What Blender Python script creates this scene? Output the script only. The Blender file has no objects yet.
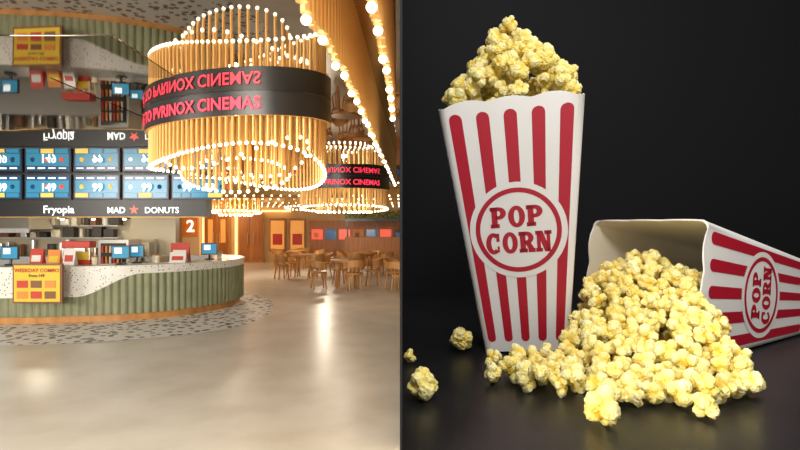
import bpy, bmesh, math, random
import numpy as np
from mathutils import Vector, Matrix, noise
random.seed(7); np.random.seed(7)
scene = bpy.context.scene
try:
    scene.view_settings.view_transform = 'Standard'
    scene.view_settings.look = 'None'
except Exception: pass
rad = math.radians

# ------------------------------------------------------------------ materials
def mat(name, col=(.8,.8,.8), rough=.5, metal=0., emit=None, es=0., spec=.5, coat=0., sss=0.):
    m = bpy.data.materials.new(name); m.use_nodes = True
    b = m.node_tree.nodes['Principled BSDF']
    b.inputs['Base Color'].default_value = (*col, 1)
    b.inputs['Roughness'].default_value = rough
    b.inputs['Metallic'].default_value = metal
    b.inputs['Specular IOR Level'].default_value = spec
    b.inputs['Coat Weight'].default_value = coat
    if sss:
        b.inputs['Subsurface Weight'].default_value = sss
        b.inputs['Subsurface Radius'].default_value = (.03, .02, .01)
    if emit:
        b.inputs['Emission Color'].default_value = (*emit, 1)
        b.inputs['Emission Strength'].default_value = es
    return m
def N(m, t, **kw):
    n = m.node_tree.nodes.new(t)
    for k, v in kw.items(): setattr(n, k, v)
    return n
def ramp(m, stops):
    r = N(m, 'ShaderNodeValToRGB'); e = r.color_ramp.elements
    e[0].position, e[0].color = stops[0][0], (*stops[0][1], 1)
    e[1].position, e[1].color = stops[1][0], (*stops[1][1], 1)
    for p, c in stops[2:]:
        x = e.new(p); x.color = (*c, 1)
    return r
def noisy(m, stops, scale=3., detail=5., stretch=None, bump=0.):
    L = m.node_tree.links; b = m.node_tree.nodes['Principled BSDF']
    tc = N(m, 'ShaderNodeTexCoord'); mp = N(m, 'ShaderNodeMapping')
    if stretch: mp.inputs['Scale'].default_value = stretch
    nz = N(m, 'ShaderNodeTexNoise'); nz.inputs['Scale'].default_value = scale; nz.inputs['Detail'].default_value = detail
    r = ramp(m, stops)
    L.new(tc.outputs['Object'], mp.inputs[0]); L.new(mp.outputs[0], nz.inputs['Vector'])
    L.new(nz.outputs['Fac'], r.inputs[0]); L.new(r.outputs[0], b.inputs['Base Color'])
    if bump:
        bp = N(m, 'ShaderNodeBump'); bp.inputs['Strength'].default_value = bump
        L.new(nz.outputs['Fac'], bp.inputs['Height']); L.new(bp.outputs[0], b.inputs['Normal'])
    return m

M = {}
M['floor'] = noisy(mat('polished_floor', rough=.30), [(.32,(.70,.65,.56)),(.5,(.78,.74,.66)),(.7,(.84,.80,.72))], 1.6, 9)
def terrazzo(name, base, rough=.3, sc=9, r0=.22):
    m = mat(name, base, rough); L = m.node_tree.links; b = m.node_tree.nodes['Principled BSDF']
    tc = N(m,'ShaderNodeTexCoord'); v = N(m,'ShaderNodeTexVoronoi'); v.inputs['Scale'].default_value = sc
    r = ramp(m, [(.0,(.12,.10,.08)),(r0,(.18,.15,.12)),(r0+.04,base)])
    L.new(tc.outputs['Object'], v.inputs['Vector']); L.new(v.outputs['Distance'], r.inputs[0]); L.new(r.outputs[0], b.inputs['Base Color'])
    return m
M['terr'] = terrazzo('speckled_terrazzo', (.94,.93,.90), .45, 7.5, .34)
M['marble'] = terrazzo('terrazzo_top', (.88,.86,.80), .3, 20, .20)
def mirror(name,col,rough):
    m = mat(name, col, rough, 1.); L = m.node_tree.links
    tc = N(m,'ShaderNodeTexCoord'); nz = N(m,'ShaderNodeTexNoise'); nz.inputs['Scale'].default_value = 1.2; nz.inputs['Detail'].default_value = 1
    bp = N(m,'ShaderNodeBump'); bp.inputs['Strength'].default_value = .06; bp.inputs['Distance'].default_value = .05
    L.new(tc.outputs['Object'], nz.inputs['Vector']); L.new(nz.outputs['Fac'], bp.inputs['Height']); L.new(bp.outputs[0], m.node_tree.nodes['Principled BSDF'].inputs['Normal'])
    return m
M['mirror'] = mirror('mirror_ceiling', (.46,.42,.38), .02)
M['mirrord'] = mirror('dimmed_reflection_mirror', (.17,.14,.115), .03)  # darker copy of the ceiling mirror, tinted to dim its reflections
M['seam'] = mat('ceiling_seam', (.02,.02,.02), .4)
M['gold'] = mat('brass_tube', (.66,.38,.12), .42, .35)
M['bulb'] = mat('warm_bulb', (1,.9,.7), .3, emit=(1,.86,.62), es=4.5)
M['blk'] = mat('black_panel', (.012,.011,.011), .35)
M['red_led'] = mat('red_led_letters', (.8,.03,.05), .4, emit=(1,.04,.09), es=1.5)
M['green'] = noisy(mat('green_fluted', rough=.55), [(.3,(.24,.26,.15)),(.7,(.33,.34,.21))], 4)
M['wood'] = noisy(mat('oak_wood', rough=.4), [(.3,(.44,.19,.05)),(.7,(.66,.33,.10))], 6, 6, (1,1,.15))
M['woodd'] = noisy(mat('walnut_panel', rough=.45), [(.3,(.36,.13,.035)),(.7,(.52,.21,.06))], 5, 6, (2,2,.2))
M['wallw'] = noisy(mat('warm_plaster', rough=.6), [(.3,(.66,.42,.18)),(.7,(.78,.54,.26))], 2)
M['cream'] = mat('cream_paint', (.78,.70,.54), .6)
M['tile'] = mat('kitchen_tile', (.62,.53,.38), .3)
M['steel'] = mat('stainless_steel', (.68,.66,.62), .28, .85)
M['dark'] = mat('dark_interior', (.05,.04,.035), .5)
M['warmglow'] = mat('warm_light_panel', (1,.8,.5), .5, emit=(1,.66,.28), es=1.3)
M['amber'] = mat('amber_light_panel', (.8,.4,.12), .5, emit=(1,.42,.09), es=.35)
M['lampw'] = mat('lamp_white', (1,.9,.75), .5, emit=(1,.85,.62), es=9.)
M['cyan'] = mat('screen_cyan', (.02,.16,.25), .2, emit=(.05,.34,.56), es=.6)
M['navy'] = mat('screen_navy', (.01,.05,.12), .2, emit=(.02,.10,.22), es=.5)
M['swhite'] = mat('screen_white', (.9,.9,.9), .3, emit=(.9,1,1), es=1.0)
M['syel'] = mat('screen_yellow', (.9,.6,.1), .3, emit=(1,.62,.12), es=.6)
M['sred'] = mat('screen_red', (.8,.08,.04), .3, emit=(.9,.10,.05), es=.7)
M['yel'] = mat('yellow_print', (.85,.60,.04), .45)
M['redp'] = mat('red_print', (.62,.05,.03), .45)
M['whitep'] = mat('white_print', (.85,.83,.78), .45)
M['orange'] = mat('orange_print', (.85,.30,.05), .45)
M['brownp'] = mat('brown_print', (.25,.10,.04), .45)
M['leaf'] = noisy(mat('leaves', rough=.5), [(.3,(.05,.16,.03)),(.7,(.20,.38,.08))], 8)
M['bblack'] = mat('black_backdrop', (.012,.012,.013), .85, spec=.15)
M['tabletop'] = noisy(mat('black_table', rough=.36, spec=.32), [(.3,(.008,.008,.009)),(.7,(.013,.013,.014))], 8)
M['tub_red'] = mat('tub_red', (.44,.009,.028), .35)
M['tub_white'] = mat('tub_white', (.82,.80,.78), .35)
M['tub_in'] = mat('tub_inside', (.84,.78,.63), .4)

# ------------------------------------------------------------------ builder
class B:
    def __init__(s, name): s.name=name; s.v=[]; s.f=[]; s.mi=[]; s.m=[]
    def k(s, m):
        if m not in s.m: s.m.append(m)
        return s.m.index(m)
    def add(s, vs, fs, m):
        o=len(s.v); i=s.k(m); s.v += [tuple(p) for p in vs]
        for f in fs: s.f.append(tuple(o+j for j in f)); s.mi.append(i)
    def box(s, lo, hi, m, rz=0, piv=None):
        x0,y0,z0=lo; x1,y1,z1=hi
        vs=[(x0,y0,z0),(x1,y0,z0),(x1,y1,z0),(x0,y1,z0),(x0,y0,z1),(x1,y0,z1),(x1,y1,z1),(x0,y1,z1)]
        if rz:
            px,py = piv if piv else ((x0+x1)/2,(y0+y1)/2); c,n=math.cos(rz),math.sin(rz)
            vs=[(px+(x-px)*c-(y-py)*n, py+(x-px)*n+(y-py)*c, z) for x,y,z in vs]
        s.add(vs,[(0,3,2,1),(4,5,6,7),(0,1,5,4),(1,2,6,5),(2,3,7,6),(3,0,4,7)],m)
    def cyl(s, p0, p1, r0, r1, n, m):
        p0=Vector(p0); p1=Vector(p1); d=(p1-p0).normalized()
        a = d.orthogonal().normalized(); b=d.cross(a); vs=[]
        for p,r in ((p0,r0),(p1,r1)):
            for i in range(n):
                t=2*math.pi*i/n; vs.append(p+a*(r*math.cos(t))+b*(r*math.sin(t)))
        fs=[(i,(i+1)%n,n+(i+1)%n,n+i) for i in range(n)]+[tuple(range(n))[::-1],tuple(range(n,2*n))]
        s.add(vs,fs,m)
    def ball(s, c, r, m, n=8, sz=1.):
        vs=[]; fs=[]; k=n//2
        for j in range(1,k):
            ph=math.pi*j/k
            for i in range(n):
                t=2*math.pi*i/n; vs.append((c[0]+r*math.sin(ph)*math.cos(t), c[1]+r*math.sin(ph)*math.sin(t), c[2]+sz*r*math.cos(ph)))
        top=len(vs); vs.append((c[0],c[1],c[2]+r*sz)); bot=len(vs); vs.append((c[0],c[1],c[2]-r*sz))
        for j in range(k-2):
            for i in range(n): fs.append((j*n+i,(j+1)*n+i,(j+1)*n+(i+1)%n,j*n+(i+1)%n))
        for i in range(n):
            fs.append((top,i,(i+1)%n)); fs.append((bot,(k-2)*n+(i+1)%n,(k-2)*n+i))
        s.add(vs,fs,m)
    def build(s, parent=None, smooth=False, bevel=0, mw=None):
        me=bpy.data.meshes.new(s.name); me.from_pydata(s.v,[],s.f)
        for m in s.m: me.materials.append(m)
        me.polygons.foreach_set('material_index', s.mi)
        if smooth:
            me.polygons.foreach_set('use_smooth',[True]*len(s.f))
            try: me.set_sharp_from_angle(angle=rad(40))
            except Exception: pass
        me.update()
        o=bpy.data.objects.new(s.name,me); scene.collection.objects.link(o)
        if mw is not None: o.matrix_world=mw
        if parent: o.parent=parent
        if bevel:
            b=o.modifiers.new('bevel','BEVEL'); b.width=bevel; b.segments=2; b.limit_method='ANGLE'
        return o

def text_geo(txt, size, offset=0.0, align='LEFT'):
    cu=bpy.data.curves.new('t','FONT'); cu.body=txt; cu.size=size; cu.offset=offset; cu.resolution_u=3; cu.align_x=align
    o=bpy.data.objects.new('t',cu); scene.collection.objects.link(o)
    dg=bpy.context.evaluated_depsgraph_get(); dg.update()
    me=bpy.data.meshes.new_from_object(o.evaluated_get(dg))
    vs=[tuple(v.co) for v in me.vertices]; fs=[tuple(p.vertices) for p in me.polygons]
    bpy.data.objects.remove(o); bpy.data.curves.remove(cu); bpy.data.meshes.remove(me)
    return vs,fs
def wall_text(b, txt, size, x, y, z, m, offset=0., align='CENTER'):
    vs,fs=text_geo(txt,size,offset,align)
    b.add([(x+v[0],y,z+v[1]) for v in vs],fs,m)

EYE=1.7; ZC=2.69
# ------------------------------------------------------------------ room shell
b=B('floor'); b.box((-15,-4,-.1),(5,26,0),M['floor']); b.build()
b=B('ceiling'); b.box((-15,-4,ZC),(0,26,ZC+.1),M['mirror'])
b.box((0,4.35,ZC),(5,26,ZC+.1),M['mirror'])
b.box((-15,2.92,ZC-.004),(-2.35,5.75,ZC),M['mirrord'])  # added patches that darken the reflections in this part of the ceiling
b.box((-2.35,2.92,ZC-.004),(-1.5,3.75,ZC),M['mirrord'])
for yy in (7.2,11,14.8,18.6,22.4): b.box((-15,yy,ZC-.002),(0 if yy<4.3 else 4.9,yy+.012,ZC),M['seam'])
b.build()
b=B('wall_back'); b.box((-15,25.7,0),(5,25.9,ZC),M['wallw'])
b.box((-9.95,25.55,0),(-9.15,25.7,ZC),M['cream'])
for i,x in enumerate((-9.05,-8.3,-7.55)):
    b.box((x,25.6,.1),(x+.1,25.7,2.3),M['warmglow'])
b.box((-9.1,25.5,2.3),(-5.0,25.7,2.38),M['warmglow'])
b.build()
b=B('wall_right'); b.box((4.9,-4,0),(5.1,26,ZC),M['cream']); b.build()
b=B('wall_left')
p0=(-5.9,14.9); p1=(-10.4,25.7)
b.add([(p0[0],p0[1],0),(p1[0],p1[1],0),(p1[0],p1[1],ZC),(p0[0],p0[1],ZC)],[(0,1,2,3)],M['wallw'])
b.build()
def door(name,x0,x1,y,glass):
    b=B(name)
    b.box((x0,y-.10,0),(x1,y,2.25),M['wood'])
    w=(x1-x0)
    for i in range(2):
        a=x0+.06+i*w/2; c=x0+w/2*(i+1)-.06
        b.box((a,y-.14,.1),(c,y-.09,2.15),M['woodd'])
        b.box((a+.12,y-.16,.9),(c-.12,y-.13,1.95),glass)
        hx = c-.08 if i==0 else a+.08
        b.cyl((hx,y-.2,.85),(hx,y-.2,1.35),.02,.02,8,M['steel'])
    b.build()
door('door_1',-8.9,-7.75,25.58,M['amber'])
door('door_2',-7.35,-6.2,25.58,M['woodd'])
b=B('hall_number_sign'); b.box((-9.85,25.45,1.2),(-9.2,25.54,2.1),M['orange']); wall_text(b,'2',.75,-9.52,25.44,1.4,M['swhite'],.02); b.build()
b=B('poster_lightbox')
x=-5.95
for i in range(2):
    b.box((x,25.5,.5),(x+.75,25.6,2.0),M['woodd']); b.box((x+.07,25.47,.6),(x+.68,25.5,1.9),M['amber'])
    b.box((x+.16,25.46,.8),(x+.6,25.47,1.3),M['redp']); x+=.9
b.build()
b=B('movie_poster_wall'); b.box((-4.1,25.4,.0),(1.5,25.6,1.9),M['woodd'])
cols=[M['sred'],M['navy'],M['sred'],M['orange'],M['navy'],M['sred'],M['brownp'],M['navy']]
for i in range(8):
    b.box((-4.0+i*.62,25.36,1.05),(-3.5+i*.62,25.4,1.5),cols[i]); b.box((-3.9+i*.62,25.34,1.12),(-3.7+i*.62,25.36,1.35),cols[(i+3)%8])
b.build()
b=B('ceiling_light_strip')
for yy in (15.5,17.5,20.5,22.5,24.5):
    for i in range(40):
        b.ball((-8.8+i*.25,yy,ZC-.18),.028,M['bulb'],6)
    b.box((-8.9,yy-.04,ZC-.15),(1.2,yy+.04,ZC),M['gold'])
b.build()

# ------------------------------------------------------------------ concession counter
def catmull(pts,n):
    P=[np.array(p,float) for p in pts]; P=[2*P[0]-P[1]]+P+[2*P[-1]-P[-2]]; out=[]
    for i in range(1,len(P)-2):
        for j in range(n):
            t=j/n; out.append(.5*((2*P[i])+(-P[i-1]+P[i+1])*t+(2*P[i-1]-5*P[i]+4*P[i+1]-P[i+2])*t*t+(-P[i-1]+3*P[i]-3*P[i+1]+P[i+2])*t**3))
    out.append(P[-2]); return np.array(out)
def resample(c,step):
    d=np.r_[0,np.cumsum(np.linalg.norm(np.diff(c,axis=0),axis=1))]; n=int(d[-1]/step); s=np.linspace(0,d[-1],n)
    return np.c_[np.interp(s,d,c[:,0]),np.interp(s,d,c[:,1])],s
path,S_=resample(catmull([(-10.5,9.35),(-8.5,9.42),(-6.8,9.5),(-5.3,9.75),(-4.4,10.15),(-3.85,10.75),(-3.52,11.6),(-3.55,12.6),(-3.95,13.3),(-4.7,13.7)],24),.0125)
tg=np.gradient(path,axis=0); tg/=np.linalg.norm(tg,axis=1)[:,None]; nm=np.c_[tg[:,1],-tg[:,0]]
b=B('concession_counter')
n=len(path)
rib=.035*np.abs(np.sin(math.pi*S_/.125))
outer=path+nm*rib[:,None]
def smooth(a,b_,x): t=np.clip((x-a)/(b_-a),0,1); return t*t*(3-2*t)
zr=.46+.38*smooth(-5.6,-4.6,path[:,0]); zr=np.where(S_>S_[np.argmax(path[:,0])],.84,zr)
def strip(b,c0,z0,c1,z1,m):
    vs=[];fs=[]
    for i in range(len(c0)): vs+=[(c0[i][0],c0[i][1],z0[i]),(c1[i][0],c1[i][1],z1[i])]
    for i in range(len(c0)-1): fs.append((2*i,2*i+2,2*i+3,2*i+1))
    b.add(vs,fs,m)
one=np.ones(n)
strip(b,outer,.13*one,outer,zr,M['green'])
strip(b,path+nm*.04,zr,path+nm*.04,.93*one,M['marble'])
strip(b,path-nm*.0,zr-.001,path+nm*.04,zr,M['marble'])
strip(b,path-nm*.04,0*one,path-nm*.04,.13*one,M['wood'])
strip(b,path-nm*.04,.13*one,path+nm*.03,.13*one,M['wood'])
q=slice(0,n,8); pq=path[q]; nq=nm[q]; o8=np.ones(len(pq))
strip(b,pq+nq*.06,.93*o8,pq+nq*.06,.985*o8,M['marble'])
strip(b,pq+nq*.03,.93*o8,pq+nq*.06,.93*o8,M['marble'])
strip(b,pq+nq*.06,.985*o8,pq-nq*.62,.985*o8,M['marble'])
strip(b,pq-nq*.60,0*o8,pq-nq*.60,.985*o8,M['steel'])
b.build(smooth=True)
oc,_=resample(catmull([(-10.5,7.75),(-7.4,7.8),(-5.6,7.87),(-4.36,8.14),(-3.2,8.75),(-2.6,9.7),(-2.55,11.1),(-3.0,12.8),(-4.2,14.4)],20),.1)
b=B('floor_inlay'); k=len(oc); ii=np.linspace(0,n-1,k).astype(int)
strip(b,oc,.004*np.ones(k),path[ii]-nm[ii]*.3,.004*np.ones(k),M['terr']); b.build()

# bulkhead with menus
b=B('menu_bulkhead')
b.box((-11,10.76,1.86),(-3.75,11.15,ZC),M['blk']); b.box((-11,10.70,1.86),(-3.7,10.76,2.17),M['blk'])
b.box((-11,10.70,1.845),(-3.75,10.9,1.862),M['gold'])
wall_text(b,'Fryopia',.2,-6.52,10.695,1.93,M['swhite'],.004)
wall_text(b,'MAD',.16,-5.42,10.695,1.93,M['swhite'],.004); wall_text(b,'DONUTS',.16,-4.55,10.695,1.93,M['swhite'],.003)
wall_text(b,'POPCORN',.15,-8.3,10.695,1.93,M['swhite'],.003)
st=[];
for i in range(10):
    r=.1 if i%2==0 else .04; a=math.pi/2+i*math.pi/5; st.append((-5.08+r*math.cos(a),10.695,1.99+r*math.sin(a)))
b.add(st,[tuple(range(10))],M['sred']); b.build()
rs=random.Random(3)
for i in range(7):
    x=-8.98+i*.935-.06; x1=min(x+.885,-3.78)
    b=B('menu_screen')
    b.box((x,10.70,2.19),(x1,10.755,2.665),M['blk'])
    b.box((x+.02,10.69,2.21),(x1-.02,10.70,2.645),M['navy'])
    w=x1-x
    b.box((x+.04,10.686,2.32),(x1-.04,10.69,2.55),M['cyan'])
    for j in range(3):
        a=x+.04+j*(w-.06)/3; 
        b.box((a,10.682,2.23),(a+(w-.1)/3-.02,10.689,2.31),rs.choice([M['cyan'],M['syel'],M['cyan']]))
        b.ball((a+.12,10.70,2.43),.05,rs.choice([M['syel'],M['sred'],M['swhite'],M['navy']]),8)
    wall_text(b,rs.choice(['99','99','149']),.2,x+w*.55,10.64,2.35,M['swhite'],.008)
    for j in range(4): b.box((x+.06+j*.2,10.68,2.58),(x+.20+j*.2,10.684,2.61),M['swhite'])
    b.build()

# kitchen
b=B('wall_kitchen'); b.box((-15,14.6,0),(-5.85,14.85,ZC),M['tile'])
b.build()
b=B('kitchen_shelving')
b.box((-11.5,13.95,0),(-6.0,14.55,.92),M['steel'])
b.box((-11.5,14.25,1.35),(-7.2,14.58,1.39),M['steel']); b.box((-11.5,14.25,1.66),(-7.2,14.58,1.70),M['steel'])
rs=random.Random(5)
for zz in (.92,1.39,1.70):
    x=-11.3
    while x<(-6.2 if zz<1 else -7.3):
        w=rs.uniform(.08,.28); h=rs.uniform(.12,.3) if zz>1 else rs.uniform(.12,.42)
        mm=rs.choice([M['whitep'],M['steel'],M['steel'],M['brownp'],M['cream'],M['dark'],M['steel'],M['brownp']])
        if rs.random()<.5: b.cyl((x+w/2,14.4,zz),(x+w/2,14.4,zz+h),min(w/2,.12),min(w/2,.11),12,mm)
        else: b.box((x,14.28,zz),(x+w,14.5,zz+h),mm)
        x+=w+rs.uniform(.03,.15)
b.build(bevel=.01)
b=B('extractor_hood')
b.add([(-10.8,13.0,1.6),(-8.6,13.0,1.6),(-8.6,13.9,1.6),(-10.8,13.9,1.6),(-10.5,13.3,2.2),(-8.9,13.3,2.2),(-8.9,13.9,2.2),(-10.5,13.9,2.2)],[(0,3,2,1),(4,5,6,7),(0,1,5,4),(1,2,6,5),(2,3,7,6),(3,0,4,7)],M['steel'])
b.box((-10.8,12.98,1.52),(-8.6,13.02,1.62),M['steel']); b.box((-10.0,13.5,2.2),(-9.4,13.85,ZC),M['steel']); b.build()
b=B('pendant_lamp')
for x in (-7.6,-6.9,-6.2):
    b.cyl((x,12.6,ZC),(x,12.6,1.98),.01,.01,6,M['blk']); b.cyl((x,12.6,1.98),(x,12.6,1.84),.04,.14,14,M['blk']); b.ball((x,12.6,1.85),.05,M['lampw'])
b.build(smooth=True)
def cabinet(name,x,y,w,d,z0,h,fill):
    b=B(name)
    b.box((x,y,z0),(x+w,y+d,z0+.08),M['redp']); b.box((x,y,z0+h-.12),(x+w,y+d,z0+h),M['redp'])
    for a in (x,x+w-.03):
        for c in (y,y+d-.03): b.box((a,c,z0+.08),(a+.03,c+.03,z0+h-.12),M['steel'])
    b.box((x+.04,y+.06,z0+.08),(x+w-.04,y+d-.04,z0+.08+h*.35),fill); b.box((x+w*.3,y+d*.5,z0+h*.5),(x+w*.7,y+d*.8,z0+h-.12),M['steel'])
    b.build(bevel=.008)
cabinet('popcorn_machine',-6.1,10.1,.5,.22,.987,.42,M['yel'])
b=B('drinks_fridge')
b.box((-7.1,13.2,0),(-6.4,13.85,1.35),M['steel']); b.box((-7.04,13.17,.1),(-6.46,13.2,1.27),M['dark'])
for zz in (.2,.5,.8,1.05):
    for i in range(6): b.cyl((-6.98+i*.09,13.14,zz),(-6.98+i*.09,13.14,zz+.16),.03,.02,8,[M['redp'],M['orange'],M['whitep']][i%3])
b.build()
def pos(x,y,rz,sc=1.):
    b=B('pos_terminal'); z=.987
    b.cyl((x,y,z),(x,y,z+.02),.1,.09,16,M['blk']); b.cyl((x,y,z),(x,y+.02,z+.14),.022,.022,8,M['blk'])
    b.box((x-.16*sc,y-.03,z+.1),(x+.16*sc,y,z+.34),M['blk'],rz,(x,y)); b.box((x-.14*sc,y-.036,z+.12),(x+.14*sc,y-.03,z+.32),M['cyan'],rz,(x,y))
    b.box((x-.10*sc,y-.042,z+.2),(x+.02,y-.036,z+.30),M['swhite'],rz,(x,y)); b.build()
pos(-6.92,9.95,0); pos(-5.05,10.15,.1); pos(-4.98,10.6,.2,.8); pos(-3.95,11.6,.3); pos(-8.3,9.9,0)
b=B('offer_poster')
b.box((-6.42,9.28,.40),(-5.60,9.33,1.06),M['brownp']); b.box((-6.39,9.27,.43),(-5.63,9.28,1.03),M['yel'])
for j in range(2):
    for i in range(3): b.box((-6.34+i*.23,9.262,.48+j*.18),(-6.16+i*.23,9.27,.60+j*.18),[M['orange'],M['redp'],M['brownp']][(i+j)%3])
wall_text(b,'WEEKDAY COMBO',.085,-6.01,9.26,.92,M['redp'],.002); wall_text(b,'from 149',.07,-6.01,9.26,.84,M['brownp'],.002); b.build()
def tent(name,x,y,w,h,m1,m2,txt=None):
    b=B(name); z=.987
    b.add([(x-w/2,y,z),(x+w/2,y,z),(x+w/2,y+.06,z+h),(x-w/2,y+.06,z+h),(x-w/2,y+.14,z),(x+w/2,y+.14,z)],[(0,1,2,3),(5,4,3,2),(0,3,4),(1,5,2)],m1)
    b.add([(x-w*.36,y+.012-.004,z+h*.25),(x+w*.36,y+.012-.004,z+h*.25),(x+w*.36,y+.036-.004,z+h*.62),(x-w*.36,y+.036-.004,z+h*.62)],[(0,1,2,3)],m2)
    b.build()
tent('tent_card',-6.35,9.75,.22,.3,M['redp'],M['whitep']); tent('tent_card',-6.05,9.75,.22,.28,M['orange'],M['yel']); tent('tent_card',-5.78,9.75,.2,.3,M['whitep'],M['redp'])
tent('menu_card',-4.32,10.95,.36,.36,M['redp'],M['whitep']); tent('menu_card',-4.2,10.55,.3,.2,M['whitep'],M['redp']); tent('tent_card',-7.3,9.7,.2,.25,M['whitep'],M['brownp'])
b=B('counter_jar')
for x,y in ((-4.62,10.65),(-4.72,10.8),(-3.9,12.1),(-5.5,10.1)):
    b.cyl((x,y,.987),(x,y,1.12),.05,.06,12,M['cream']); b.cyl((x,y,1.12),(x,y,1.14),.065,.05,12,M['wood'])
b.build(smooth=True)

# ------------------------------------------------------------------ chandeliers
def chandelier(name,c,ang,a,bb,bandh,loops,txt=None,tend=50,tsize=.12,br=.018,tr=.012):
    U=np.array([math.cos(ang),math.sin(ang)]); Nn=np.array([math.sin(ang),-math.cos(ang)]); c=np.array(c)
    def pt(t,da=0,s=1.): return c+(a*s+da)*math.cos(t)*U+(bb*s+da)*math.sin(t)*Nn
    B1=B(name); T=[2*math.pi*i/96 for i in range(97)]
    if bandh:
        z0=ZC-bandh; o=np.array([pt(t) for t in T]); i_=np.array([pt(t,-.03) for t in T]); e=np.ones(97)
        strip(B1,o,z0*e,o,(ZC-.001)*e,M['blk']); strip(B1,i_,z0*e,i_,(ZC-.001)*e,M['gold']); strip(B1,o,z0*e,i_,z0*e,M['gold'])
    for (s,cnt,zf) in loops:
        fine=[2*math.pi*i/2000 for i in range(2001)]; P=np.array([pt(t,0,s) for t in fine])
        d=np.r_[0,np.cumsum(np.linalg.norm(np.diff(P,axis=0),axis=1))]
        for i in range(cnt):
            t=np.interp(d[-1]*i/cnt,d,fine); x,y=pt(t,0,s); z=zf(t)
            B1.cyl((x,y,z+.02),(x,y,ZC),tr,tr,6,M['gold']); B1.ball((x,y,z),br,M['bulb'],8)
    if txt:
        vs,fs=text_geo(txt,tsize,.002); W=max(v[0] for v in vs)
        fine=np.linspace(rad(tend),rad(tend)+2*math.pi,2000); P=np.array([pt(t,.012) for t in fine]); d=np.r_[0,np.cumsum(np.linalg.norm(np.diff(P,axis=0),axis=1))]
        out=[]
        for v in vs:
            t=np.interp(W-v[0],d,fine); x,y=pt(t,.012); out.append((x,y,ZC-bandh/2-tsize*.35+v[1]))
        B1.add(out,fs,M['red_led'])
    return B1.build(smooth=True)
A0=-math.atan2(.53,.85)
chandelier('chandelier',(-1.42,4.80),A0,.96,.55,.18,
  [(.94,84,lambda t:2.18+.11*math.sin(t)+.06*math.sin(2*t+.5)),(.58,40,lambda t:2.14-.18*math.sin(t+.6)),(.78,32,lambda t:2.27+.12*math.cos(2*t))],
  'WELCOME TO PVRINOX CINEMAS',43,.128,.0155,.013)
chandelier('chandelier',(-1.2,12.1),0,.98,.85,.24,
  [(.95,56,lambda t:2.05+.06*math.sin(t)),(.6,30,lambda t:1.98)],'WELCOME TO PVRINOX CINEMAS',38,.15,.024,.018)
chandelier('chandelier',(-5.4,18.4),0,.85,.8,.12,[(.95,36,lambda t:2.12+.05*math.sin(t)),(.6,20,lambda t:2.02)],None,0,0,.032,.02)
chandelier('chandelier',(-2.7,16.5),0,.7,.6,.1,[(.95,30,lambda t:2.2+.05*math.sin(t))],None,0,0,.028,.018)
b=B('tube_light_run')
def run(pts,zb,step,every,r):
    c,s=resample(np.array(pts,float),step)
    for i,(x,y) in enumerate(c):
        z=zb+.012*math.sin(i*.9)
        b.cyl((x,y,z+.02),(x,y,ZC),r,r,8,M['gold'])
        if i%every==0: b.ball((x,y,z),.016,M['bulb'],10)
run([(-.285,1.4),(-.27,1.66),(-.235,2.1),(-.215,2.6),(-.20,3.2),(-.18,4.2),(-.13,6),(-.07,8.6)],2.30,.055,4,.018)
run([(-.085,1.3),(-.075,1.6),(-.060,2.0),(-.045,2.5),(-.04,3.3)],2.30,.055,4,.016)
b.build(smooth=True)

# ------------------------------------------------------------------ cafe furniture
def chair_mesh():
    b=B('cafe_chair')
    b.cyl((0,0,.42),(0,0,.47),.22,.23,20,M['wood'])
    for a in (45,135,225,315):
        x,y=math.cos(rad(a)),math.sin(rad(a)); b.cyl((x*.24,y*.24,0),(x*.17,y*.17,.44),.02,.027,8,M['wood'])
    n=18; vs=[]; fs=[]
    for i in range(n+1):
        a=rad(-20+220*i/n); h=.70+.10*math.sin(math.pi*i/n)
        for r,z in ((.25,h-.17),(.275,h-.17),(.275,h),(.25,h)): vs.append((r*math.cos(a),r*math.sin(a),z))
    for i in range(n):
        for j in range(4): fs.append((4*i+j,4*i+(j+1)%4,4*i+4+(j+1)%4,4*i+4+j))
    fs+= [(3,2,1,0),(4*n,4*n+1,4*n+2,4*n+3)]
    b.add(vs,fs,M['wood'])
    for a in (0,60,90,120,180): b.cyl((.2*math.cos(rad(a)),.2*math.sin(rad(a)),.46),(.26*math.cos(rad(a)),.26*math.sin(rad(a)),.66),.014,.014,6,M['wood'])
    return b
def table(x,y,r=.42):
    b=B('cafe_table'); b.cyl((0,0,.71),(0,0,.76),r,r,28,M['wood']); 
    for a in (45,135,225,315):
        cx,cy=math.cos(rad(a)),math.sin(rad(a)); b.cyl((cx*.34,cy*.34,0),(cx*.26,cy*.26,.72),.022,.03,8,M['wood'])
    b.cyl((0,0,.66),(0,0,.71),r*.75,r*.75,24,M['woodd'])
    return b.build(smooth=True,mw=Matrix.Translation((x,y,0)))
cm=None
tabs=[(-1.45,15.2),(-3.1,18.0),(.45,14.6),(-1.2,19.2),(-3.9,21.5),(2.4,17.0)]
for ti,(x,y) in enumerate(tabs):
    table(x,y)
    for a in (20,110,200,290):
        a=rad(a+ti*17); cx,cy=x+.76*math.cos(a),y+.76*math.sin(a)
        if cm is None: o=chair_mesh().build(smooth=True); cm=o.data
        else: o=bpy.data.objects.new('cafe_chair',cm); scene.collection.objects.link(o)
        o.matrix_world=Matrix.Translation((cx,cy,0))@Matrix.Rotation(a-math.pi/2,4,'Z')
b=B('planter_divider')
b.box((-2.3,23.3,0),(1.5,23.6,1.2),M['woodd'])
for x in (-2.2,-1.0,.2,1.4): b.box((x-.03,23.4,1.2),(x+.03,23.5,1.9),M['blk'])
b.box((-2.3,23.3,1.85),(1.5,23.6,1.98),M['blk'])
rs=random.Random(2)
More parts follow.
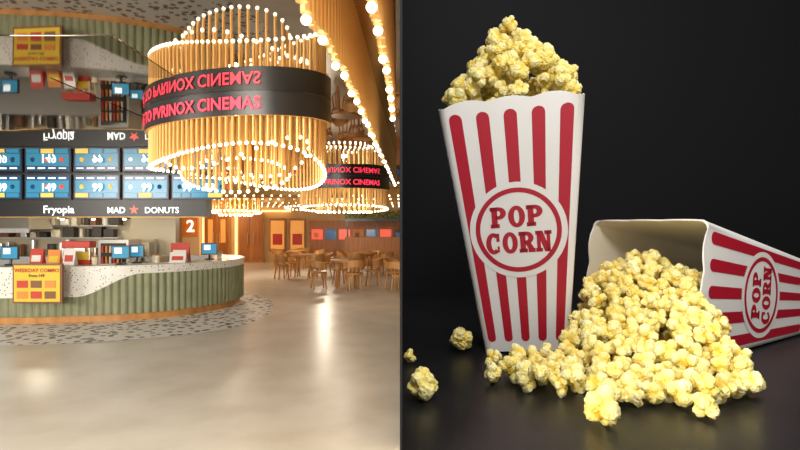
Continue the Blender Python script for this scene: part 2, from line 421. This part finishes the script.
for i in range(900):
    x=rs.uniform(-2.3,1.5); y=rs.uniform(23.25,23.65); z=1.95+rs.uniform(0,.35)-.15*(rs.random()<.3)*rs.random(); a=rs.uniform(0,6.28); l=rs.uniform(.06,.14)
    d=Vector((math.cos(a),math.sin(a),rs.uniform(-.3,.9))).normalized()*l; w=d.orthogonal().normalized()*l*.3
    p=Vector((x,y,z)); b.add([p,p+d*.5+w,p+d,p+d*.5-w],[(0,1,2,3)],M['leaf'])
b.build()

# ------------------------------------------------------------------ black display booth
TZ=1.19
b=B('display_booth')
b.add([(-.0004,1.22,0),(-.0004,4.3,0),(-.0004,4.3,2.68),(-.0004,1.22,2.68)],[(0,1,2,3)],M['cream'])  # cream sheet added as edge-on reflector, bounces light onto the lobby floor
b.box((.0,1.2,0),(.005,4.3,3.75),M['bblack'])  # side panel added edge-on to keep lobby light off the popcorn
b.box((.002,4.2,0),(3.4,4.3,3.75),M['bblack'])
b.box((3.3,1.2,0),(3.4,4.3,3.75),M['bblack'])
b.build()
b=B('display_table'); b.box((.006,1.1,TZ-.06),(3.29,4.19,TZ),M['tabletop']); b.box((.05,1.25,0),(3.25,4.15,TZ-.06),M['blk']); b.build()

# ------------------------------------------------------------------ popcorn tub
def letter(ch):
    out=[]
    R=lambda x0,y0,x1,y1: out.append([(x0,y0),(x1,y0),(x1,y1),(x0,y1)])
    def arc(cx,cy,rx,ry,tx,ty,a0,a1,n=20):
        for i in range(n):
            a=rad(a0+(a1-a0)*i/n); c=rad(a0+(a1-a0)*(i+1)/n)
            out.append([(cx+(rx-tx)*math.cos(a),cy+(ry-ty)*math.sin(a)),(cx+rx*math.cos(a),cy+ry*math.sin(a)),(cx+rx*math.cos(c),cy+ry*math.sin(c)),(cx+(rx-tx)*math.cos(c),cy+(ry-ty)*math.sin(c))])
    if ch in 'PR':
        R(.08,0,.42,1); R(0,0,.52,.19); R(0,.81,.4,1); R(.3,.40,.48,.58); R(.3,.82,.48,1); arc(.48,.70,.44,.30,.33,.18,-90,90)
        if ch=='R':
            out.append([(.36,.5),(.70,.5),(.96,.15),(.58,.15)]); R(.56,0,1.0,.19)
    if ch=='O': arc(.48,.5,.48,.52,.33,.20,0,360,32)
    if ch=='C': arc(.48,.5,.48,.52,.33,.20,50,310,28); R(.66,.58,.86,.98); R(.70,.08,.84,.36)
    if ch=='N': R(.08,0,.31,1); R(.68,0,.90,1); R(0,0,.42,.18); R(0,.82,.3,1); R(.56,.82,1.0,1); out.append([(.08,1),(.45,1),(.90,0),(.55,0)])
    return out
def make_tub(name,h,wt,wb,mw):
    b=B(name); th=.006; cr=.03; nf=32
    half=lambda v: wb/2+(wt-wb)/2*v
    def loop(v,inset,scal=0.):
        pts=[]; H=half(v)-inset
        for k in range(4):
            a=k*math.pi/2; c,s=math.cos(a),math.sin(a)
            loc=[]
            L_=H-cr
            for i in range(nf+1):
                x=-L_+2*L_*i/nf; u=x/L_
                bump=abs(math.sin(math.pi*1.5*(u+1)))-.6*abs(u)**6 if scal else 0
                loc.append((x,-H,v*h+scal*bump))
            for j in range(1,5):
                t=rad(-90+90*j/5); loc.append((L_+cr*math.cos(t),-L_+cr*math.sin(t),v*h-.6*scal))
            pts+=[(x*c-y*s,x*s+y*c,z) for x,y,z in loc]
        return pts
    lv=[0,.25,.5,.75,.975]
    O=[loop(v,0) for v in lv]+[loop(.985,0,.014)]; I=[loop(v,th) for v in lv]+[loop(.985,th,.014)]
    n=len(O[0])
    def skin(Ls,m,flip):
        vs=[p for l in Ls for p in l]; fs=[]
        for j in range(len(Ls)-1):
            for i in range(n):
                f=(j*n+i,j*n+(i+1)%n,(j+1)*n+(i+1)%n,(j+1)*n+i); fs.append(f[::-1] if flip else f)
        b.add(vs,fs,m)
    skin(O,M['tub_white'],False); skin(I,M['tub_in'],True)
    skin([O[-1],I[-1]],M['tub_white'],False)
    b.add(O[0],[tuple(range(n))[::-1]],M['tub_white']); b.add([(x,y,z+.012) for x,y,z in I[0]],[tuple(range(n))],M['tub_in'])
    for k in range(4):
        a=k*math.pi/2; c,s=math.cos(a),math.sin(a)
        def P(X,Z,off):
            y=-half(Z/h)-off; return (X*c-y*s, X*s+y*c, Z)
        for uc in (-.77,-.385,0,.385,.77):
            z0,z1=.04*h,.95*h; hw=.092
            nv=24
            def hwz(Z): 
                w=hw*half(Z/h); e=min(Z-z0,z1-Z); 
                return w if e>=w else math.sqrt(max(0,w*w-(w-e)**2))
            zs=[z0+ (z1-z0)*q for q in [0,.004,.01,.018,.028,.04]]+[z0+(z1-z0)*(.06+.88*i/nv) for i in range(nv+1)]+[z0+(z1-z0)*(1-q) for q in [.04,.028,.018,.01,.004,0]]
            vs=[];fs=[]
            for Z in zs:
                w=hwz(Z); vs+=[P(uc*half(Z/h)-w,Z,.0012),P(uc*half(Z/h)+w,Z,.0012)]
            for i in range(len(zs)-1): fs.append((2*i,2*i+1,2*i+3,2*i+2))
            b.add(vs,fs,M['tub_red'])
        zc=.485*h; q=h/.984
        def disc(r0,r1,off,m,n2=56):
            vs=[];fs=[]
            for i in range(n2):
                t=2*math.pi*i/n2
                for r in (r0,r1): vs.append(P(r*math.cos(t),zc+r*math.sin(t),off))
            for i in range(n2): fs.append((2*i,2*i+1,2*((i+1)%n2)+1,2*((i+1)%n2)))
            b.add(vs,fs,m)
        disc(.0005,.184*q,.0022,M['tub_white']); disc(.144*q,.162*q,.0032,M['tub_red'])
        for word,zb,hh,W in (('POP',.012*q,.080*q,.205*q),('CORN',-.088*q,.080*q,.25*q)):
            cw=W/len(word)
            for i,chh in enumerate(word):
                for poly in letter(chh):
                    b.add([P(-W/2+i*cw+px*cw*.97,zc+zb+pz*hh,.0034) for px,pz in poly],[tuple(range(len(poly)))],M['tub_red'])
    return b.build(smooth=True,mw=mw)
TH,TW,TB=.984,.555,.325
tilt=rad(-3.8)
MS=Matrix.Translation((.497,2.2,TZ+TB/2*math.sin(-tilt)+.004))@Matrix.Rotation(rad(-12.5),4,'Z')@Matrix.Rotation(tilt,4,'Y')@Matrix.Translation((0,TB/2,0))
make_tub('popcorn_tub',TH,TW,TB,MS)
sc=.96; h2,w2,b2=TH*sc,TW*sc,.365*sc
al=math.atan((w2-b2)/2/h2); th_=rad(60)
Zh=Vector((-math.sin(th_),-math.cos(th_),0)); Y=Vector((-math.cos(th_),math.sin(th_),0)); up=Vector((0,0,1))
Zl=Zh*math.cos(al)+up*math.sin(al); Xl=up*math.cos(al)-Zh*math.sin(al)
R=Matrix((Xl,Y,Zl)).transposed()
corner=Vector((-w2/2,-w2/2,h2)); target=Vector((1.068,2.01,TZ+.004))
org=target-R@corner
ML=Matrix.Translation(org)@R.to_4x4()
make_tub('popcorn_tub',h2,w2,b2,ML)
MLi=ML.inverted(); MSi=MS.inverted()

# ------------------------------------------------------------------ popcorn kernels
bm=bmesh.new(); bmesh.ops.create_icosphere(bm,subdivisions=5,radius=1.); bm.verts.ensure_lookup_table()
D=np.array([v.co[:] for v in bm.verts]); D/=np.linalg.norm(D,axis=1)[:,None]; F=np.array([[v.index for v in f.verts] for f in bm.faces]); bm.free()
def variant(seed):
    r=np.random.RandomState(seed); nl=r.randint(6,10); rr=np.full(len(D),.42)
    dirs=[]
    for i in range(nl):
        for _ in range(30):
            d=r.normal(size=3); d/=np.linalg.norm(d)
            if all(np.dot(d,e)<.5 for e in dirs): break
        dirs.append(d)
        cc=d*r.uniform(.34,.60); R_=r.uniform(.32,.50); dc=D@cc; disc=dc**2-cc@cc+R_**2
        ex=np.where(disc>0,dc+np.sqrt(np.maximum(disc,0)),0); rr=np.maximum(rr,ex)
    off=r.uniform(0,50,3)
    nz=np.array([noise.fractal(Vector((d*x*2.6+off).tolist()),.9,2.,3) for d,x in zip(D,rr)])
    n2=np.array([abs(noise.noise(Vector((d*x*5.5+off).tolist()))) for d,x in zip(D,rr)])
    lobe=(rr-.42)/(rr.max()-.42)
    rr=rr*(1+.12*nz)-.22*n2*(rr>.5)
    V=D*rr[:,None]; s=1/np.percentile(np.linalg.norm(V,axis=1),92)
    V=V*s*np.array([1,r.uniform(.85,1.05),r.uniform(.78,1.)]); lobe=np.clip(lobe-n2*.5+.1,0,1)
    return V,lobe
VAR=[variant(i+11) for i in range(14)]
def kernels(name,items):
    nv=len(D); VV=np.empty((len(items)*nv,3)); CC=np.ones((len(items)*nv,4)); FF=np.empty((len(items)*len(F),3),int)
    r=np.random.RandomState(4)
    for i,(c,rad_) in enumerate(items):
        V,lb=VAR[r.randint(len(VAR))]
        e=r.uniform(0,6.28,3); rm=np.array((Matrix.Rotation(e[0],3,'X')@Matrix.Rotation(e[1],3,'Y')@Matrix.Rotation(e[2],3,'Z')))
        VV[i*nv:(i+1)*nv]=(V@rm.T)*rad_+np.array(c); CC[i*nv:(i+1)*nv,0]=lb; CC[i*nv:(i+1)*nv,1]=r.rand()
        FF[i*len(F):(i+1)*len(F)]=F+i*nv
    me=bpy.data.meshes.new(name); me.vertices.add(len(VV)); me.vertices.foreach_set('co',VV.ravel())
    me.loops.add(FF.size); me.loops.foreach_set('vertex_index',FF.ravel())
    me.polygons.add(len(FF)); me.polygons.foreach_set('loop_start',np.arange(0,FF.size,3)); me.polygons.foreach_set('use_smooth',np.ones(len(FF),bool))
    me.update(calc_edges=True)
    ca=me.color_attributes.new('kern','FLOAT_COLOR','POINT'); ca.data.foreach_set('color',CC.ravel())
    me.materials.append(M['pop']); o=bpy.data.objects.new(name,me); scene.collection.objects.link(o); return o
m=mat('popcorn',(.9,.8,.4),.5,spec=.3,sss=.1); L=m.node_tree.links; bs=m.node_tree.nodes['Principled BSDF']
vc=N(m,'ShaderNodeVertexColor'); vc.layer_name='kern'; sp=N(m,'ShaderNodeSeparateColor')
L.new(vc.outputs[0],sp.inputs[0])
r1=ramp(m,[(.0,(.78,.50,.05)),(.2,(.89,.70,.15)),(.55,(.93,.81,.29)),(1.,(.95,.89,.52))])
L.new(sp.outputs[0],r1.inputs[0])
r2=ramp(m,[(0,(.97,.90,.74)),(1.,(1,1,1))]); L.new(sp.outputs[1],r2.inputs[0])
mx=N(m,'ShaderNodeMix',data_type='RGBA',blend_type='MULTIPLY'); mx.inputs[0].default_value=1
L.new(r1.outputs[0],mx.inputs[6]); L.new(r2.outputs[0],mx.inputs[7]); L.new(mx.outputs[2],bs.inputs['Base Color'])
tc=N(m,'ShaderNodeTexCoord'); nz=N(m,'ShaderNodeTexNoise'); nz.inputs['Scale'].default_value=70; nz.inputs['Detail'].default_value=3
bp=N(m,'ShaderNodeBump'); bp.inputs['Strength'].default_value=.25; bp.inputs['Distance'].default_value=.01
L.new(tc.outputs['Object'],nz.inputs['Vector']); L.new(nz.outputs[0],bp.inputs['Height']); L.new(bp.outputs[0],bs.inputs['Normal'])
M['pop']=m

def drop(sample,floor_z,env,ok,rr,tries,pack=.75):
    items=[]; C=np.zeros((0,3)); Rr=np.zeros(0); r=np.random.RandomState(9)
    for _ in range(tries):
        x,y=sample(r); k=r.uniform(*rr); z=floor_z+k*.95
        if len(C):
            d2=(C[:,0]-x)**2+(C[:,1]-y)**2; s=(Rr+k)*pack; mk=d2<s*s
            if mk.any(): z=max(z,(C[mk,2]+np.sqrt(s[mk]**2-d2[mk])).max())
        if z+k*.6>floor_z+env(x,y): continue
        if not ok(x,y,z,k): continue
        C=np.vstack([C,(x,y,z)]); Rr=np.r_[Rr,k]; items.append(((x,y,z),k))
    return items
POLY=[(.33,1.86),(.37,1.71),(.50,1.63),(.62,1.57),(.80,1.54),(1.00,1.59),(1.10,1.72),(1.09,2.0),(1.5,2.2),(1.5,2.8),(.85,2.45),(.72,2.2),(.62,2.02)]
def inpoly(x,y):
    c=False; j=len(POLY)-1
    for i in range(len(POLY)):
        xi,yi=POLY[i]; xj,yj=POLY[j]
        if (yi>y)!=(yj>y) and x<(xj-xi)*(y-yi)/(yj-yi)+xi: c=not c
        j=i
    return c
PX,PY=1.0,2.28
def env(x,y):
    if not inpoly(x,y): return 0
    d=math.hypot(x-PX,y-PY); e=.44-.60*d
    return max(e,.095)
def ok(x,y,z,k):
    l=MLi@Vector((x,y,z))
    if l.z<h2+k*.5:
        hf=b2/2+(w2-b2)/2*(l.z/h2)
        if l.z<.2: return False
        if abs(l.y)>hf-k*.95 or l.x>hf-k: return False
    ls=MSi@Vector((x,y,z))
    hs=TB/2+(TW-TB)/2*ls.z/TH
    if abs(ls.x)<hs+k*.9 and ls.y>-hs-k*.9 and ls.z<TH: return False
    return True
items=drop(lambda r:(r.uniform(.32,1.5),r.uniform(1.48,2.8)),TZ,env,ok,(.033,.049),26000)
print('spill',len(items))
for (x,y,k) in ((.325,1.95,.04),(.505,1.41,.052),(.243,2.24,.056),(.066,1.63,.053),(.038,2.06,.028),(.80,1.47,.038),(.30,1.80,.036)):
    items.append(((x,y,TZ+k*.96),k))
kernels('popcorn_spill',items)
def env2(x,y):
    d=math.hypot((x-.02)*1.0,y*.85); return .19+max(.0,.345-1.15*d) if max(abs(x),abs(y))<.275 else 0
z0=TH-.13
it=drop(lambda r:(r.uniform(-.25,.25),r.uniform(-.25,.25)),z0,env2,lambda x,y,z,k: max(abs(x),abs(y))<(.262-k*.8 if z<TH+.02 else .275-k*.3),(.036,.050),24000)
print('heap',len(it))
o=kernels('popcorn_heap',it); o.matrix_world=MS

# ------------------------------------------------------------------ lights
def area(name,loc,tgt,size,power,col=(1,.86,.68),sy=None):
    l=bpy.data.lights.new(name,'AREA'); l.size=size; l.energy=power; l.color=col
    if sy: l.shape='RECTANGLE'; l.size_y=sy
    o=bpy.data.objects.new(name,l); scene.collection.objects.link(o); o.location=loc
    o.rotation_euler=(Vector(tgt)-Vector(loc)).to_track_quat('-Z','Y').to_euler(); return o
def point(name,loc,power,col=(1,.72,.42),r=.06):
    l=bpy.data.lights.new(name,'POINT'); l.energy=power; l.color=col; l.shadow_soft_size=r
    o=bpy.data.objects.new(name,l); scene.collection.objects.link(o); o.location=loc; return o
area('key_lamp',(.2,.2,3.3),(.95,2.2,1.5),.6,38,(1,.98,.95))
area('top_lamp',(1.9,2.0,3.6),(1.0,2.3,1.3),.6,18,(1,.98,.95))
area('backdrop_lamp',(.5,3.0,3.6),(.5,4.2,2.2),.8,7,(.95,.97,1))
area('lobby_fill',(-3.5,-1.0,2.6),(-3.0,5,0.2),3.0,950,(1,.94,.84))  # added fill light, out of view, brightens the lobby floor
area('lobby_fill',(-9,2.0,2.6),(-5,10,0),3.0,500,(1,.94,.84))  # second added fill, out of view, aimed towards the counter
point('tube_fill',(-.75,1.0,2.45),6)  # unseen fill added to brighten the brass tubes
point('chandelier_lamp',(-1.42,4.80,2.35),5); point('chandelier_lamp',(-1.2,12.1,2.2),30,(1,.88,.7)); point('chandelier_lamp',(-5.4,18.4,2.2),80,(1,.88,.7)); point('chandelier_lamp',(-2.7,20,2.2),110,(1,.88,.7))  # the last point stands apart from any chandelier
point('kitchen_lamp',(-8,12.4,2.3),60,(1,.9,.7)); point('kitchen_lamp',(-6.2,12.2,2.4),40,(1,.9,.7))
point('back_lamp',(-7.6,23.8,2.3),70,(1,.66,.36))
w=bpy.data.worlds.new('world'); scene.world=w; w.use_nodes=True
w.node_tree.nodes['Background'].inputs[0].default_value=(1,.96,.90,1); w.node_tree.nodes['Background'].inputs[1].default_value=.7

cam=bpy.data.cameras.new('camera'); cam.sensor_width=36; cam.lens=25.2; cam.clip_start=.02; cam.clip_end=100
co=bpy.data.objects.new('camera',cam); scene.collection.objects.link(co); co.location=(0,0,EYE); co.rotation_euler=(rad(90),0,0)
scene.camera=co
